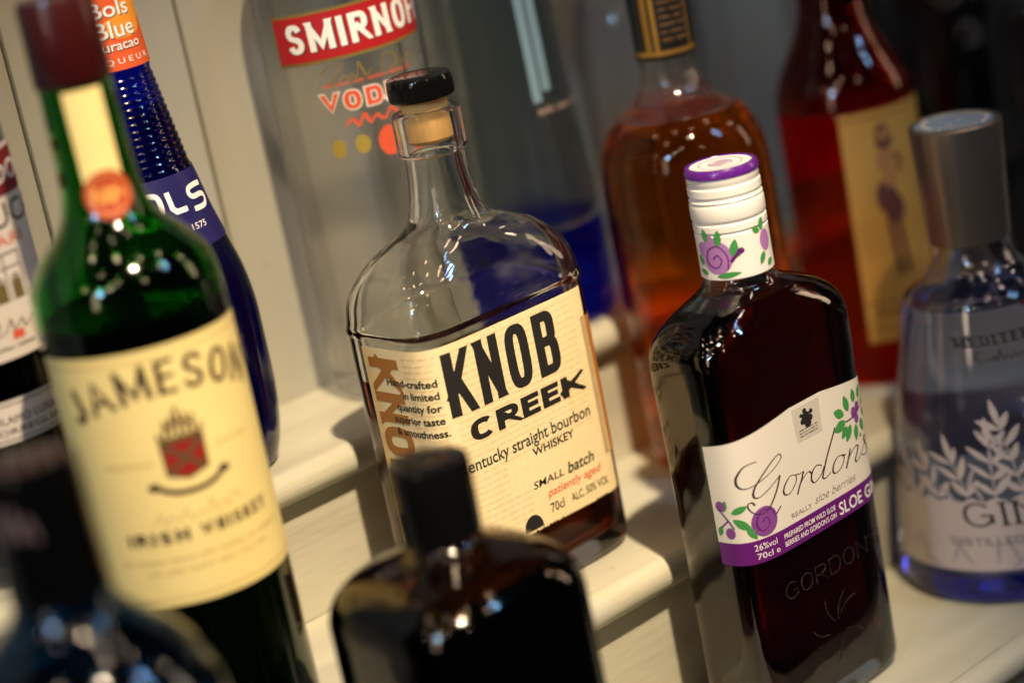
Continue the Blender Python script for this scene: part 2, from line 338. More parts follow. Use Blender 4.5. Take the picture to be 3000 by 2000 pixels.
def caps(pr, text, x0, x1, y0, y1, wx, wy, gap, e=2.5, serif=False, shear=0.0, base=None):
    """capitals drawn with a pen, fitted to the box; base(x) lifts the baseline"""
    tot = sum(WID.get(c, 1.0) for c in text); fixed = sum(wx for c in text if WID.get(c, 1) == 0)+gap*(len(text)-1)
    u = (x1-x0-fixed)/max(tot, .01); x = x0; H = y1-y0
    for c in text:
        gw = wx if WID.get(c, 1.0) == 0 else WID.get(c, 1.0)*u
        for st in glyph(c, e):
            closed = c in 'OQ' and len(st) > 30; q = []
            pts = st[:-1] if closed else st
            for px, py in pts: q.append(np.array([wx/2+px*(gw-wx), wy/2+py*(H-wy)]))
            if not closed and c not in 'SCGJ':
                for a, b in ((0, 1), (-1, -2)):
                    d = q[a]-q[b]; l = np.linalg.norm(d); d = d/(l+1e-9)
                    if abs(d[1]) > 0.35: q[a] = q[a]+d*(wy/2/abs(d[1])*0.999)*(1.6 if abs(d[0]) > .25 else 1)
                    elif abs(d[0]) > .7 and c not in 'BDPR': q[a] = q[a]+d*wx/2
            b0 = (base(x+gw/2) if base else 0.0)
            sl = (base(x+gw/2+.5)-base(x+gw/2-.5)) if base else 0.0
            def place(p): return (x+p[0]+shear*p[1]-sl*(min(max(p[1], 0), H)-H/2), y0+min(max(p[1], 0), H)+b0+sl*(p[0]-gw/2))
            dg = 1.35 if (c in 'K' and len(st) == 2 and st[0][0] != st[1][0] and wx > 1.6*wy) else 1.0
            tmp = Print(); tmp.stroke(q, wx, wy*dg, closed)
            pr.k += 1; z = (pr.k % 40)*0.0008
            for pts2, _ in tmp.polys: pr.poly([place(p) for p in pts2], z)
            if serif and not closed:
                for a, b in ((0, 1), (-1, -2)):
                    d = q[a]-q[b]; d = d/(np.linalg.norm(d)+1e-9)
                    if abs(d[1]) > .6 and (q[a][1] < .04*H or q[a][1] > .96*H):
                        yy = 0 if q[a][1] < H/2 else H-wy*.9
                        pr.poly([place((q[a][0]-wx*1.15, yy)), place((q[a][0]+wx*1.15, yy)), place((q[a][0]+wx*1.15, yy+wy*.9)), place((q[a][0]-wx*1.15, yy+wy*.9))])
        x += gw+gap
    return pr
def type_text(pr, text, x0, x1, y0, y1, bold=0.0, shear=0.0, ref=None, base=None):
    """built-in typeface; the height of 'ref' (default: the text's own) is fitted to y0..y1 with the baseline on y0"""
    def get(t):
        cu_ = bpy.data.curves.new('t', 'FONT'); cu_.body = t; cu_.size = 1; cu_.shear = shear; cu_.offset = bold; cu_.resolution_u = 3
        o = bpy.data.objects.new('t', cu_); col.objects.link(o); dg = bpy.context.evaluated_depsgraph_get(); me = bpy.data.meshes.new_from_object(o.evaluated_get(dg))
        V = [(v.co.x, v.co.y) for v in me.vertices]; F = [tuple(p.vertices) for p in me.polygons]
        bpy.data.objects.remove(o); bpy.data.curves.remove(cu_); bpy.data.meshes.remove(me); return V, F
    V, F = get(text)
    if not V: return pr
    ax0, ax1 = min(v[0] for v in V), max(v[0] for v in V); Hh = 0.7 if ref is None else ref
    z = 0.0; k = (x1-x0)/(ax1-ax0); q = (y1-y0)/Hh
    W = []
    for v in V:
        X = x0+(v[0]-ax0)*k; W.append((X, y0+v[1]*q+(base(X) if base else 0)))
    for f in F: pr.polys.append(([W[i] for i in f], z))
    return pr
def squiggle(pr, x0, x1, y, h, w, seed=0, words=True, base=None):
    """a line of print too small to read"""
    rng = random.Random(seed); x = x0
    while x < x1-h*.5:
        L = min(x1-x, h*rng.uniform(1.8, 5.5)) if words else x1-x; pts = []; n = max(3, int(L/(h*.32)))
        for i in range(n+1):
            X = x+L*i/n; pts.append((X, y+(base(X) if base else 0)+(h*rng.uniform(.55, 1) if i % 2 else h*rng.uniform(0, .3))))
        pr.stroke(pts, w); x += L+h*.8
    return pr

# ------------------------------------------------------------------ the stepped display
def box_bm(x0, x1, y0, y1, z0, z1, bev=0.0, seg=2):
    bm = bmesh.new(); bmesh.ops.create_cube(bm, size=1)
    for v in bm.verts: v.co = Vector(((x0+x1)/2+v.co.x*(x1-x0), (y0+y1)/2+v.co.y*(y1-y0), (z0+z1)/2+v.co.z*(z1-z0)))*U
    if bev: bmesh.ops.bevel(bm, geom=bm.edges[:], offset=bev*U, segments=seg, affect='EDGES', profile=0.5)
    return bm
XA, XB = -120.0, 1420.0
def tread(front, back, ztop, th=14.0, gap=0.05):
    t = autosmooth(from_bm('shelf_tread', box_bm(XA, XB, front+8.5+gap, back, ztop-th, ztop), PAINT)); tag(t, kind='structure')
    R = []                                             # bullnose moulding along the front edge
    pr = [(front+8.5, ztop-.02)]+[(front+7+7*math.cos(math.radians(a)), ztop-7+7*math.sin(math.radians(a))) for a in range(90, 271, 12)]+[(front+8.5, ztop-14)]
    N = 90
    for i in range(N+1):
        X = XA+(XB-XA)*i/N
        R.append([(X, y+0.18*mnoise.noise((X*.013, y*.1, z*.1)), z+0.12*mnoise.noise((X*.02+7, y*.1, z*.1))) for y, z in pr])
    grid_mesh('nosing', R, PAINT, t, True, (True, True), 50)
    return t
tread(685.5, WALL_Y-.5, ZU); tread(591.0, 694.0, ZM); tread(500.0, 600.0, ZL, gap=0.5)
for y, z0, z1 in ((694.5, ZM+.05, ZU-14.1), (600.5, ZL+.05, ZM-14.1), (509.0, ZL-170, ZL-14.1)):
    tag(from_bm('shelf_riser', box_bm(XA, XB, y, y+9, z0, z1), PAINT), kind='structure')
wall = tag(from_bm('wall', box_bm(XA-200, XB+500, WALL_Y+10, WALL_Y+20, ZL-170, 420), DARKW), kind='structure')
pm = None
for k in range(-6, 18):                               # tongue-and-groove boards
    x0 = 405.2+81.3*k
    bm = box_bm(0.5, 80.8, 0, 9.5, 0, 640, 2.2, 2); o = from_bm('plank', bm, WALLP, wall)
    autosmooth(o); o.location = Vector((x0, WALL_Y+0.35*math.sin(k*2.3), ZU-60))*U

# ------------------------------------------------------------------ lathe-like small parts
def lathe(name, prof, m, parent, N=64, caps_=(True, True), ang=35, xy=(0, 0), knurl=0.0, kN=0):
    R = []
    for h, r in prof: R.append([(xy[0]+(r+(knurl if (j % 2 and 0 < r) else 0))*math.sin(2*math.pi*j/N), xy[1]-(r+(knurl if j % 2 else 0))*math.cos(2*math.pi*j/N), h) for j in range(N)])
    return grid_mesh(name, R, m, parent, True, caps_, ang)

# ================================================================== the bourbon bottle in focus
root = thing('whiskey_bottle', 510, 645, ZM, 0, 'clear flask-shaped bourbon bottle with tan newsprint-style label and raised black-topped wooden stopper', 'bottle')
b = Bottle(root, [(0, 39, 21, 5), (1.2, 43, 25, 5.3), (4, 44.8, 26.9, 5.6), (9, 45.2, 27.4, 6), (60, 45.2, 27.4, 6), (115, 45.2, 27.4, 6), (117.4, 45.9, 28.1, 5.8), (120, 45.5, 27.6, 5.6), (127, 45.2, 27.0, 4.8), (133, 43.8, 25.4, 4), (138.5, 40.5, 23.2, 3.2),
                  (143, 35, 20.8, 2.8), (146.6, 28, 18.4, 2.4), (149.5, 21.5, 16.6, 2.1), (152.5, 17, 15.2, 2), (156.5, 14.6, 14.3, 2), (163, 13.1, 13.1, 2), (171, 12.1, 12.1, 2), (178, 11.8, 11.8, 2),
                  (178.7, 13.0, 13.0, 2), (179.8, 13.7, 13.7, 2), (188, 13.7, 13.7, 2), (194.4, 13.6, 13.6, 2), (195.6, 12.9, 12.9, 2), (196, 11.2, 11.2, 2)], wall=4.0, base=9, N=128, neck_in=(160, 9.35))
caster(b.glass(CLEAR)); b.liquid(96, BOURBON)
st = lathe('stopper', [(182.5, 5.0), (183.2, 7.6), (184.6, 8.9), (190, 9.2), (199.8, 9.1)], CORK, root)
lathe('cap', [(199.9, 10.2), (200.1, 12.2), (200.8, 12.75), (206.2, 12.75)], BLACKP, root, N=120, knurl=0.22)
lathe('cap_top', [(206.22, 12.9), (207.4, 12.85), (208.7, 12.3), (209.3, 11.2), (209.4, 6), (209.4, .5)], BLACKP, root)
lab = Print()
outl = [(-78, 27), (-20, 27)]
x = -20.0
while x < 37.4: outl += [(x+.9, 26.1), (x+1.8, 27)]; x += 1.8
outl += [(38.4, 27), (38.4, 42), (33.2, 42), (33.2, 100.5), (37.6, 101.2), (37.6, 113.3), (-78, 113.3)]
lab.poly(outl, 0.0)
label = lab.build('label', b, PAPERK, root, off=0.35, step=1.5)
side = Print().rect(33.3, 42.1, 52, 100.4).build('side_label', b, mat('brown_paper', (0.44, 0.17, 0.03), 0.55, bump=0.2), root, off=0.3, step=1.5); side['label'] = 'plain brown strip beside the tan label'
back = Print().rect(82, 22, 150, 94).build('back_label', b, mat('buff_paper', (0.50, 0.36, 0.20), 0.7), root, off=0.35, step=2)
p = Print(); rr = random.Random(3)
for y in np.arange(30.5, 112, 2.55):
    bs = (lambda X, y=y: 0.012*(X+40)*math.sin(y*.13))
    if y < 58: squiggle(p, -38, -18 if y > 44 else -8, y, 1.1, .16, int(y*10), base=bs)
    else:
        squiggle(p, -55, -40, y, 1.1, .14, int(y*10), base=bs); squiggle(p, -36, 31, y, 1.1, .15, int(y*7), base=bs)
p.build('newsprint', b, INKT, label, off=0.42, step=3)
p = Print()
caps(p, 'KNOB', -37.8, 20.0, 84.6, 110.2, 4.5, 3.9, 3.4, e=3.4)
caps(p, 'CREEK', -31.4, 29.0, 72.4, 80.8, 3.6, 2.05, 1.5, e=2.6)
p.build('title_lettering', b, INK, label, off=0.47, step=1.5)
p = Print()
for t, x0, x1, y in [('Hand-crafted', -66.2, -40.7, 98.6), ('in limited', -58.0, -40.8, 93.6), ('quantity for', -63.0, -40.8, 88.6), ('superior taste', -66.2, -40.6, 83.4), ('& smoothness.', -66.2, -39.6, 78.2)]:
    type_text(p, t, x0, x1, y, y+2.95, bold=.022)
type_text(p, 'WHISKEY', -3.8, 19, 56.0, 59.2, bold=.018); type_text(p, 'SMALL', -6.8, 9.9, 43.0, 46.0, bold=.006, shear=.15)
type_text(p, '70cl', -.2, 7.2, 30.6, 34.4, bold=.008); type_text(p, 'ALC. 50% VOL', 11.3, 33, 30.6, 34.0, bold=.008)
p.build('small_lettering', b, INK, label, off=0.47, step=2)
p = Print(); type_text(p, 'Kentucky straight bourbon', -39.6, 29.8, 61.2, 66.2, bold=.012); type_text(p, 'batch', 12.2, 27.2, 42.6, 47.2, bold=.02, shear=.18)
p.build('script_lettering', b, INKG, label, off=0.47, step=2)
p = Print(); type_text(p, 'patiently aged', -.4, 30, 37.2, 40.6, bold=.008, shear=.2); p.build('red_lettering', b, INKR, label, off=0.47, step=2)
p = Print()                                            # the name again, reading downwards along the left edge
for i, c in enumerate('KNOB'):
    q = Print(); caps(q, c, 0, 12.4, 0, 17.6, 3.9, 3.9, 0, e=3)
    for pts, z in q.polys: p.poly([(-75.2+v[1], 109.3-i*14.2-v[0]) for v in pts], z)
p.build('side_lettering', b, INKO, label, off=0.445, step=1.5)
q = Print(); q.poly([(-15.8, 27.4)]+[(-10.4+5.0*math.cos(math.radians(a)), 28.2+5.3*math.sin(math.radians(a))) for a in range(180, -1, -15)]+[(-5.2, 27.4)]); q.build('stamp', b, INK, label, off=.47)

# ================================================================== green Irish whiskey bottle
GREEN = glass('green_glass', (0.25, 0.64, 0.16), 1.5); GLIQ = glass('whiskey', (0.55, 0.28, 0.07), 1.36)
root = thing('whiskey_bottle', 360.6, 638.5, ZM, -22.4, 'round green whiskey bottle with large cream label, dark red capsule and orange seal', 'bottle')
b = Bottle(root, [(0, 27), (1.5, 31), (4, 32.6), (10, 33), (60, 33), (120, 33), (166, 33), (172, 32.8), (179, 31.6), (185, 28.7), (190, 24.4), (195, 19.4), (200, 16.0), (206, 14.2), (214, 13.3), (230, 12.7), (245, 12.4), (258, 12.2), (270, 12.2), (272, 11)], wall=2.0, base=9, N=96)
b.glass(GREEN); b.liquid(166, GLIQ)
CAPS = mat('dark_red_foil', (0.036, 0.003, 0.003), 0.32, coat=.3, bump=.25, bscale=300)
lathe('capsule', [(245.5, 13.0), (246, 13.3), (262, 13.1), (272, 13.0), (274.5, 12.3), (275, 5), (275, .5)], CAPS, root)
PAPERJ = mat('cream_paper', (0.76, 0.62, 0.25), 0.55, bump=.15, bscale=900, var=.03, vscale=40)
lab = Print(); t = []
for x in np.linspace(-47, 47, 33): t.append((x, 67.3+1.2*math.exp(-((abs(x)-47)/5)**2)))
t += [(47, 158.5), (-47, 158.5)]
label = lab.poly(t, 0).build('label', b, PAPERJ, root, off=.35, step=2)
MAROON = mat('maroon_ink', (0.030, 0.010, 0.010), .55); FAINTJ = mat('pale_brown_ink', (0.46, 0.32, 0.12), .6); SHIELD = mat('crest_red', (0.26, 0.010, 0.008), .5)
arch = lambda x: 7.2*(1-(x/36)**2)
p = Print(); caps(p, 'JAMESON', -36.0, 37.0, 134.6, 146.6, 2.2, 1.5, 2.6, e=2.2, base=arch); p.build('name_lettering', b, MAROON, label, off=.44, step=2); p = Print(); caps(p, 'IRISH', -25.4, -3.5, 90.0, 94.6, 1.4, 1.05, 1.4); caps(p, 'WHISKEY', 0.6, 28.4, 90.0, 94.6, 1.2, .95, 1.3); p.build('type_lettering', b, MAROON, label, off=.44, step=2); p = Print()
p.stroke(catmull([(-12, 111.6), (-6, 108), (1.5, 106.9), (9, 108), (14.5, 111.6)], 5), 1.9); p.disc(-11.2, 110.6, 2.2, 1.5); p.disc(13.8, 110.6, 2.2, 1.5)
p.build('banner', b, MAROON, label, off=.44, step=2)
p = Print(); p.poly([(-6, 125), (8.6, 125), (8.2, 114), (1.2, 111.8), (-5.6, 114)], 0); p.build('crest', b, SHIELD, label, off=.42, step=2)
p = Print(); p.stroke([(-5.8, 124.6), (8, 113.6)], 2.0); p.stroke([(8.4, 124.6), (-5.4, 113.6)], 2.0); p.stroke([(-6, 125), (8.6, 125), (8.2, 114), (1.2, 111.8), (-5.6, 114)], 1.1, closed=True)
for pts in ([(-6, 126), (8.6, 126)], [(-4, 126), (-3, 133)], [(1.2, 126), (1.4, 137)], [(6, 126), (6.6, 133)], [(-4, 130), (1, 132), (6.5, 130)], [(-1.5, 127), (-.5, 134.5)], [(3.6, 127), (4, 134.5)], [(-5.8, 126), (-6.2, 129)], [(8.4, 126), (9, 129)]): p.stroke(pts, 1.35)
p.build('crest_drawing', b, mat('sepia_ink', (0.10, 0.055, 0.02), .6), label, off=.46, step=2)
p = Print(); squiggle(p, -27, -9.5, 118.6, 1.7, .3, 1, False); squiggle(p, 13, 27, 118.8, 1.7, .3, 2, False); squiggle(p, -30, 34, 82.9, 1.8, .35, 3); squiggle(p, -21, 25, 78.9, 1.8, .35, 4)
pen_curve(p, [(-14, 97), (-12, 101), (-10, 97), (-8, 99.5), (-5, 97.5), (-3, 101), (-1, 97), (2, 99), (4, 97.5), (6, 102), (8, 97.5), (11, 99.5), (13, 97.5), (15, 101), (18.5, 98)], .25, .6)
for y in (155.2, 69.6): Print().rect(-47, y, 47, y+.5).build('label_rule', b, FAINTJ, label, off=.42, step=2)
p.build('fine_print', b, FAINTJ, label, off=.42, step=2)
nl = Print().rect(-6.8, 213, 6.8, 244).build('neck_strip', b, PAPERJ, root, off=.3, step=1.5, hstep=4)
p = Print().disc(.4, 208.4, 8.4, 8.2); se = p.build('seal', b, mat('orange_seal', (0.34, 0.03, 0.012), .45), root, off=.55, step=1, hstep=2)
p = Print()
p.stroke(sup(.4, 208.4, 6.6, 6.4, 0, 360, 40, 2)[:-1], .5, closed=True)
pen_curve(p, [(-5, 206), (-4, 211), (-2.4, 207), (-1, 206), (-.5, 211), (1, 207), (2, 205), (2.4, 211), (4, 207.5), (5.6, 209)], .7, 1.4)
p.build('monogram', b, mat('gold_ink', (0.70, 0.33, 0.08), .4), se, off=.66, step=1, hstep=2)

# ================================================================== sloe gin
SLOEG = CLEAR; SLOE = glass('sloe_gin', (0.30, 0.022, 0.034), 1.36)
root = thing('gin_bottle', 576.4, 558.6, ZL, 0, 'flat dark sloe gin bottle with white screw cap and white and purple sprig label', 'bottle')
b = Bottle(root, [(0, 33, 15, 4), (1.3, 38.5, 20, 4.2), (4, 40.5, 22, 4.5), (10, 41, 22.5, 4.5), (70, 41, 22.5, 4.5), (120, 41.4, 22.7, 4.5), (150, 42, 23.1, 4.4), (157, 41.6, 22.8, 4.1), (162.5, 39.4, 21.6, 3.6), (167, 35, 19.6, 3), (170.5, 28.5, 17.6, 2.6), (173.4, 21.5, 15.6, 2.2), (176.6, 15.6, 13.8, 2), (180, 13.4, 13.1, 2), (190, 12.6, 12.6, 2), (218, 12.4, 12.4, 2), (219, 11.5, 11.5, 2)], wall=2.4, base=9, N=112)
b.glass(CLEAR); b.liquid(170.5, SLOE)
CAPW = mat('white_cap', (0.78, 0.76, 0.70), .35, coat=.2); PURP = mat('purple_ink', (0.115, 0.010, 0.155), .4); LILAC = mat('lilac_ink', (0.36, 0.16, 0.42), .5); LEAF = mat('leaf_green_ink', (0.05, 0.26, 0.06), .5)
pr_ = [(180.2, 13.9), (180.5, 14.25), (197.5, 14.2), (198, 13.7), (198.6, 13.7), (199, 14.3), (201.4, 14.3), (201.9, 13.7), (202.5, 13.8), (203, 14.2)]
pr_ += [(209, 14.2), (209.6, 13.8), (210.4, 14.3), (211.2, 13.7), (212, 13.7), (212.6, 14.2), (215.4, 14.15), (216, 13.7), (216.5, 13.7), (217, 14.0), (219.4, 13.95)]
lathe('cap', pr_, CAPW, root, N=96)
kn = lathe('knurl', [(203.2, 14.25), (203.4, 14.32), (208.6, 14.32), (208.8, 14.25)], CAPW, root, N=160, knurl=.16, caps_=(False, False))
ct = lathe('cap_rim', [(219.4, 13.95), (219.6, 14.35), (221.6, 14.35), (222.8, 13.6), (223.0, 12.2), (222.6, 11.9)], mat('purple_plastic', (0.10, 0.012, 0.22), .25, coat=.3), root)
lathe('cap_top', [(222.3, 12.3), (222.62, 12.0), (222.65, 6), (222.65, .5)], CAPW, root)
p = Print()
for r in (8.4, 4.6): p.stroke(sup(0, 0, r, r, 0, 360, 36, 2)[:-1], .45, closed=True)
for i in range(10): p.stroke([(-4+i*.9, -3), (-4.2+i*.9, 3)], .3)
p.build('cap_emblem', Disc(222.65), LILAC, root, off=.1, step=50)
capb = Bottle(root, [(180, 14.25), (190, 14.25), (198, 14.2)])
p = Print()
p.disc(-19.0, 189.5, 6.4, 6.6); p.disc(-21.2, 195.2, 2.6, 3.1); p.disc(-25.2, 192.6, 2.4, 3); p.disc(2.6, 192.5, 3, 4.2); p.disc(30, 190, 6, 6)
p.build('printed_sloes', capb, LILAC, root, off=.12, step=1)
p = Print(); pen_curve(p, [(-15, 184.6), (-14.6, 190), (-18, 194), (-22.5, 192), (-23, 187.5), (-19.5, 185.4), (-17, 188), (-18.5, 190.5), (-20.4, 189)], .35, .7); p.stroke([(-13.5, 187.5), (-10.6, 190.4), (-8.6, 191)], 1.3); p.disc(-9.2, 191.3, 1.5, 1.1)
p.build('print_outlines', capb, PURP, root, off=.2, step=1)
p = Print()
def leaf(pr, x, y, L, wd, ang):
    a = math.radians(ang); c, d = math.cos(a), math.sin(a); o = []
    for i in range(9): t = i/8; o.append((t*L, wd*math.sin(math.pi*t)**.8*(1-.25*t)))
    for i in range(7, 0, -1): t = i/8; o.append((t*L, -wd*math.sin(math.pi*t)**.8*(1-.25*t)))
    pr.poly([(x+q[0]*c-q[1]*d, y+q[0]*d+q[1]*c) for q in o])
for x, y, L, wd, an in [(-18, 193.5, 7, 1.8, 80), (-22.5, 195.5, 5.5, 1.6, 100), (-12.6, 189, 7.5, 1.9, 75), (-12.4, 189, 5.5, 1.5, 40), (-26, 186, 5, 1.5, 120), (-24, 183, 5, 1.4, 170), (-20, 182, 10, 1.3, 5), (1, 196.5, 5.5, 1.6, 80), (1, 188.5, 5.5, 1.5, 240), (2, 182.5, 4, 1.5, 30), (0, 196.5, 4, 1.4, 150)]: leaf(p, x, y, L, wd, an)
p.build('printed_leaves', capb, LEAF, root, off=.16, step=1)
PAPERG = mat('white_label_paper', (0.68, 0.64, 0.56), .4, bump=.08, bscale=900)
lab = Print(); lab.poly([(-51, 84), (50, 84), (50, 123.5), (10.2, 123.5), (9.4, 129), (-9.4, 129), (-10.4, 123.5), (-51, 123.5)], 0); label = lab.build('label', b, PAPERG, root, off=.35, step=1.5)
band = Print().rect(-51, 74.6, 50, 84).build('purple_band', b, PURP, root, off=.36, step=1.5)
crest = Print().poly([(-8.2, 127.4), (8, 127.4), (7.6, 113.5), (-7.4, 113.5)], 0).build('crest_panel', b, mat('grey_ink', (0.52, 0.49, 0.42), .5), label, off=.42, step=2)
p = Print()
for i, (x, y, r) in enumerate([(-.6, 122.6, 2.4), (1.6, 121.2, 1.8), (-2.4, 121, 1.7), (.2, 119.4, 2.0), (2.6, 123.6, 1.2), (-1, 125, 1.2), (-3.2, 123.6, 1)]): p.disc(x, y, r, r*.8, n=10)
for y in (117.6, 116.4, 115.2): squiggle(p, -5.4, 5.2, y, .6, .16, int(y*10))
p.build('crest_arms', b, INK, label, off=.47, step=2)
SCR = dict(
G1=[(-29.9,115.0),(-35.3,114.6),(-38.5,111.6),(-39.3,108.6),(-37.9,106.3),(-35.0,105.7),(-30.1,106.6),(-24.4,108.3),(-19.8,110.3),(-17.5,112.1),(-18.2,113.7),(-20.4,113.3),(-24.6,111.2),(-29.1,108.1),(-32.1,105.4),(-33.4,103.0),(-33.1,101.2),(-30.9,100.7),(-27.0,102.0),(-23.0,103.8),(-20.1,105.2)],
G2=[(-19.6,105.6),(-21.5,101.8),(-24.4,97.9),(-27.7,94.7),(-31.2,93.8),(-34.3,95.1),(-36.1,97.4),(-36.2,99.3),(-34.7,99.7),(-33.4,98.2)],
o1=[(-11.3,102.2),(-14.1,103.0),(-17.3,101.1),(-19.0,98.6),(-18.4,96.9),(-16.0,96.4),(-13.0,98.1),(-11.0,100.5),(-11.1,102.3),(-9.0,101.7),(-6.8,102.0)],
r1=[(-6.5,102.0),(-8.2,99.3),(-10.1,96.9),(-11.8,94.3)], r2=[(-11.0,95.7),(-8.4,98.5),(-5.2,100.4),(-3.2,100.5),(-2.3,99.2)],
d1=[(4.3,100.0),(1.5,101.3),(-1.6,99.8),(-2.8,97.0),(-1.6,95.2),(.5,95.5),(3.2,96.9),(5.5,99.4)], d2=[(15.0,111.9),(12.1,108.0),(8.2,102.8),(4.8,97.4),(3.8,95.2),(5.5,94.4),(8.8,95.5)],
o2=[(17.1,99.5),(14.0,99.9),(11.3,98.0),(10.1,95.6),(11.1,94.1),(13.9,94.4),(16.7,96.2),(17.8,98.4),(16.6,99.7),(19.1,98.8)],
n1=[(22.3,100.2),(20.6,97.3),(18.1,93.4)], n2=[(18.8,95.1),(22.0,98.0),(25.8,99.8),(27.5,99.4),(26.7,97.4),(24.7,95.0),(24.8,93.6),(27.2,94.0)],
s1=[(27.2,94.0),(31.4,97.1),(35.0,99.6),(35.2,100.9),(33.4,101.2),(33.3,99.4),(35.3,96.4),(34.6,94.2),(31.6,93.9),(29.4,95.0)], ap=[(31.0,103.5),(30.4,102.0)])
p = Print()
for k_, v in SCR.items(): pen_curve(p, v, .28, 1.05, 5)
p.build('script_lettering', b, mat('dark_brown_ink', (0.045, 0.022, 0.026), .5), label, off=.45, step=1.5)
p = Print(); type_text(p, 'REALLY', -16.8, -4.8, 86.2, 88.2); type_text(p, 'sloe berries', -2.8, 23, 86.6, 90.0, shear=.35, bold=-.008); p.build('small_lettering', b, mat('grey_brown_ink', (0.20, 0.16, 0.15), .6), label, off=.45, step=1.5)
p = Print(); type_text(p, 'SLOE GIN', 10.2, 38.5, 76.4, 81.6, bold=.012); type_text(p, '26%vol', -36.4, -26.2, 79.8, 82.4); type_text(p, '70cl e', -35.8, -25.4, 76.2, 78.6); type_text(p, 'PREPARED FROM WILD SLOE', -22.4, 8.2, 79.8, 81.9, bold=.01); type_text(p, "BERRIES AND GORDON'S GIN", -22.4, 8.2, 76.6, 78.7, bold=.01)
p.build('band_lettering', b, WHITE, band, off=.45, step=1.5)
SLP = mat('sloe_purple_ink', (0.20, 0.055, 0.25), .5)
for d_ in ((-30.2, 90.6, 6.0, 6.0), (-47.2, 99.2, 2.1, 2.2), (-44.4, 88.2, 2.0, 2.3)): Print().disc(*d_).build('printed_sloe', b, SLP, label, off=.44, step=1.5)
p = Print(); p.disc(27.8, 113.4, 1.7, 2.3); p.disc(31.0, 114.6, 1.7, 2.3); p.disc(29.6, 110.4, 1.7, 2.2); p.build('printed_fruit', b, mat('sloe_purple_ink', (0.20, 0.055, 0.25), .5), label, off=.44, step=1.5)
p = Print(); pen_curve(p, [(-25, 91), (-27, 94.6), (-31.5, 94.8), (-34, 91), (-32.5, 87.4), (-29.6, 87.6), (-28.2, 90), (-29.6, 92), (-31.4, 90.6)], .35, .8)
for pts in ([(-48, 98), (-44.5, 93.5), (-42.5, 90)], [(-44.5, 93.5), (-48, 90.5)], [(-24.6, 91.4), (-21.6, 93.6)]): p.stroke(pts, .6)
p.build('print_outline', b, PURP, label, off=.47, step=1.5); p = Print()
for pts in ([(22, 111.5), (27, 111.6), (33, 113.6), (39, 115)], [(29, 112), (34, 117)]): p.stroke(pts, .6)
p.build('print_stem', b, PURP, label, off=.47, step=1.5)
p = Print()
for x, y, L, wd, an in [(-42.6, 94, 8.5, 1.9, -38), (-43, 96.4, 7, 1.6, 20), (-46, 97, 5, 1.3, 75), (-48, 91, 4.5, 1.4, 250), (-38, 90.5, 7, 1.7, -60), (21.5, 114.5, 7, 2.2, 150), (22, 112, 8, 2.5, 195), (24.6, 115, 7.5, 2.1, 105), (29.4, 117, 6, 2.0, 95), (32.6, 117.4, 6, 1.9, 60), (25, 109.5, 7.5, 2.1, 235), (28.4, 108.4, 7, 1.9, 262), (32.4, 109.4, 6.5, 2.0, 285), (34.6, 112, 6, 2.1, 330), (35.4, 115, 5.5, 1.9, 20), (22.4, 109.8, 6, 1.8, 225), (38, 110, 5, 1.7, 320)]: leaf(p, x, y, L, wd, an)
p.build('printed_leaves', b, LEAF, label, off=.425, step=1.5)
p = Print()                                            # raised lettering in the lower glass
for t, y in (("GORDON'S", 55),): caps(p, t, -26, 34, y, y+7, .32, .32, 2, e=2.2)
for x, y, L, an in [(0, 36, 12, 60), (2, 38, 11, 20), (-2, 36, 12, 110), (4, 30, 12, -30), (-6, 32, 11, 150), (0, 28, 10, 250)]: p.stroke([(x+L*i/6*math.cos(math.radians(an))-1.6*math.sin(math.pi*i/6)*math.sin(math.radians(an)), y+L*i/6*math.sin(math.radians(an))+1.6*math.sin(math.pi*i/6)*math.cos(math.radians(an))) for i in range(7)], .3)
me_ = p.build('embossing', b, mat('dark_relief_glass', (0.008, 0.002, 0.003), .12), root, off=.08, step=2)
so = me_.modifiers.new('s', 'SOLIDIFY'); so.thickness = .35*U; so.offset = 0

# ================================================================== dark liqueur bottle in front
root = thing('liqueur_bottle', 401, 544.5, ZL, 0, 'squat brown glass bottle of black liqueur with plain black cap, in front of the bourbon', 'bottle')
BROWN = glass('brown_glass', (0.58, 0.41, 0.13), 1.5); BLACKL = glass('black_liqueur', (0.006, 0.004, 0.004), 1.36)
b = Bottle(root, [(0, 31, 31, 3), (1.5, 35.5, 35.5, 3.2), (5, 37.6, 37.6, 3.4), (12, 38, 38, 3.5), (80, 38.3, 38.3, 3.5), (118, 38.3, 38.3, 3.5), (124, 37.6, 37.6, 3.4), (129, 35.6, 35.6, 3.2), (133, 32, 32, 2.9), (136.2, 26.5, 26.5, 2.6), (138.6, 20.5, 20.5, 2.3), (141, 15.6, 15.6, 2), (144, 12.6, 12.6, 2), (150, 11.6, 11.6, 2), (164, 11.4, 11.4, 2), (165, 10.4, 10.4, 2)], wall=2.2, base=7, N=112)
b.glass(BROWN); b.liquid(132, BLACKL)
lathe('cap', [(144.6, 13.2), (145, 13.8), (158, 14.2), (169.6, 14.2), (171.2, 13.8), (171.9, 12.6), (172.0, 5), (172.0, .5)], BLACKP, root)

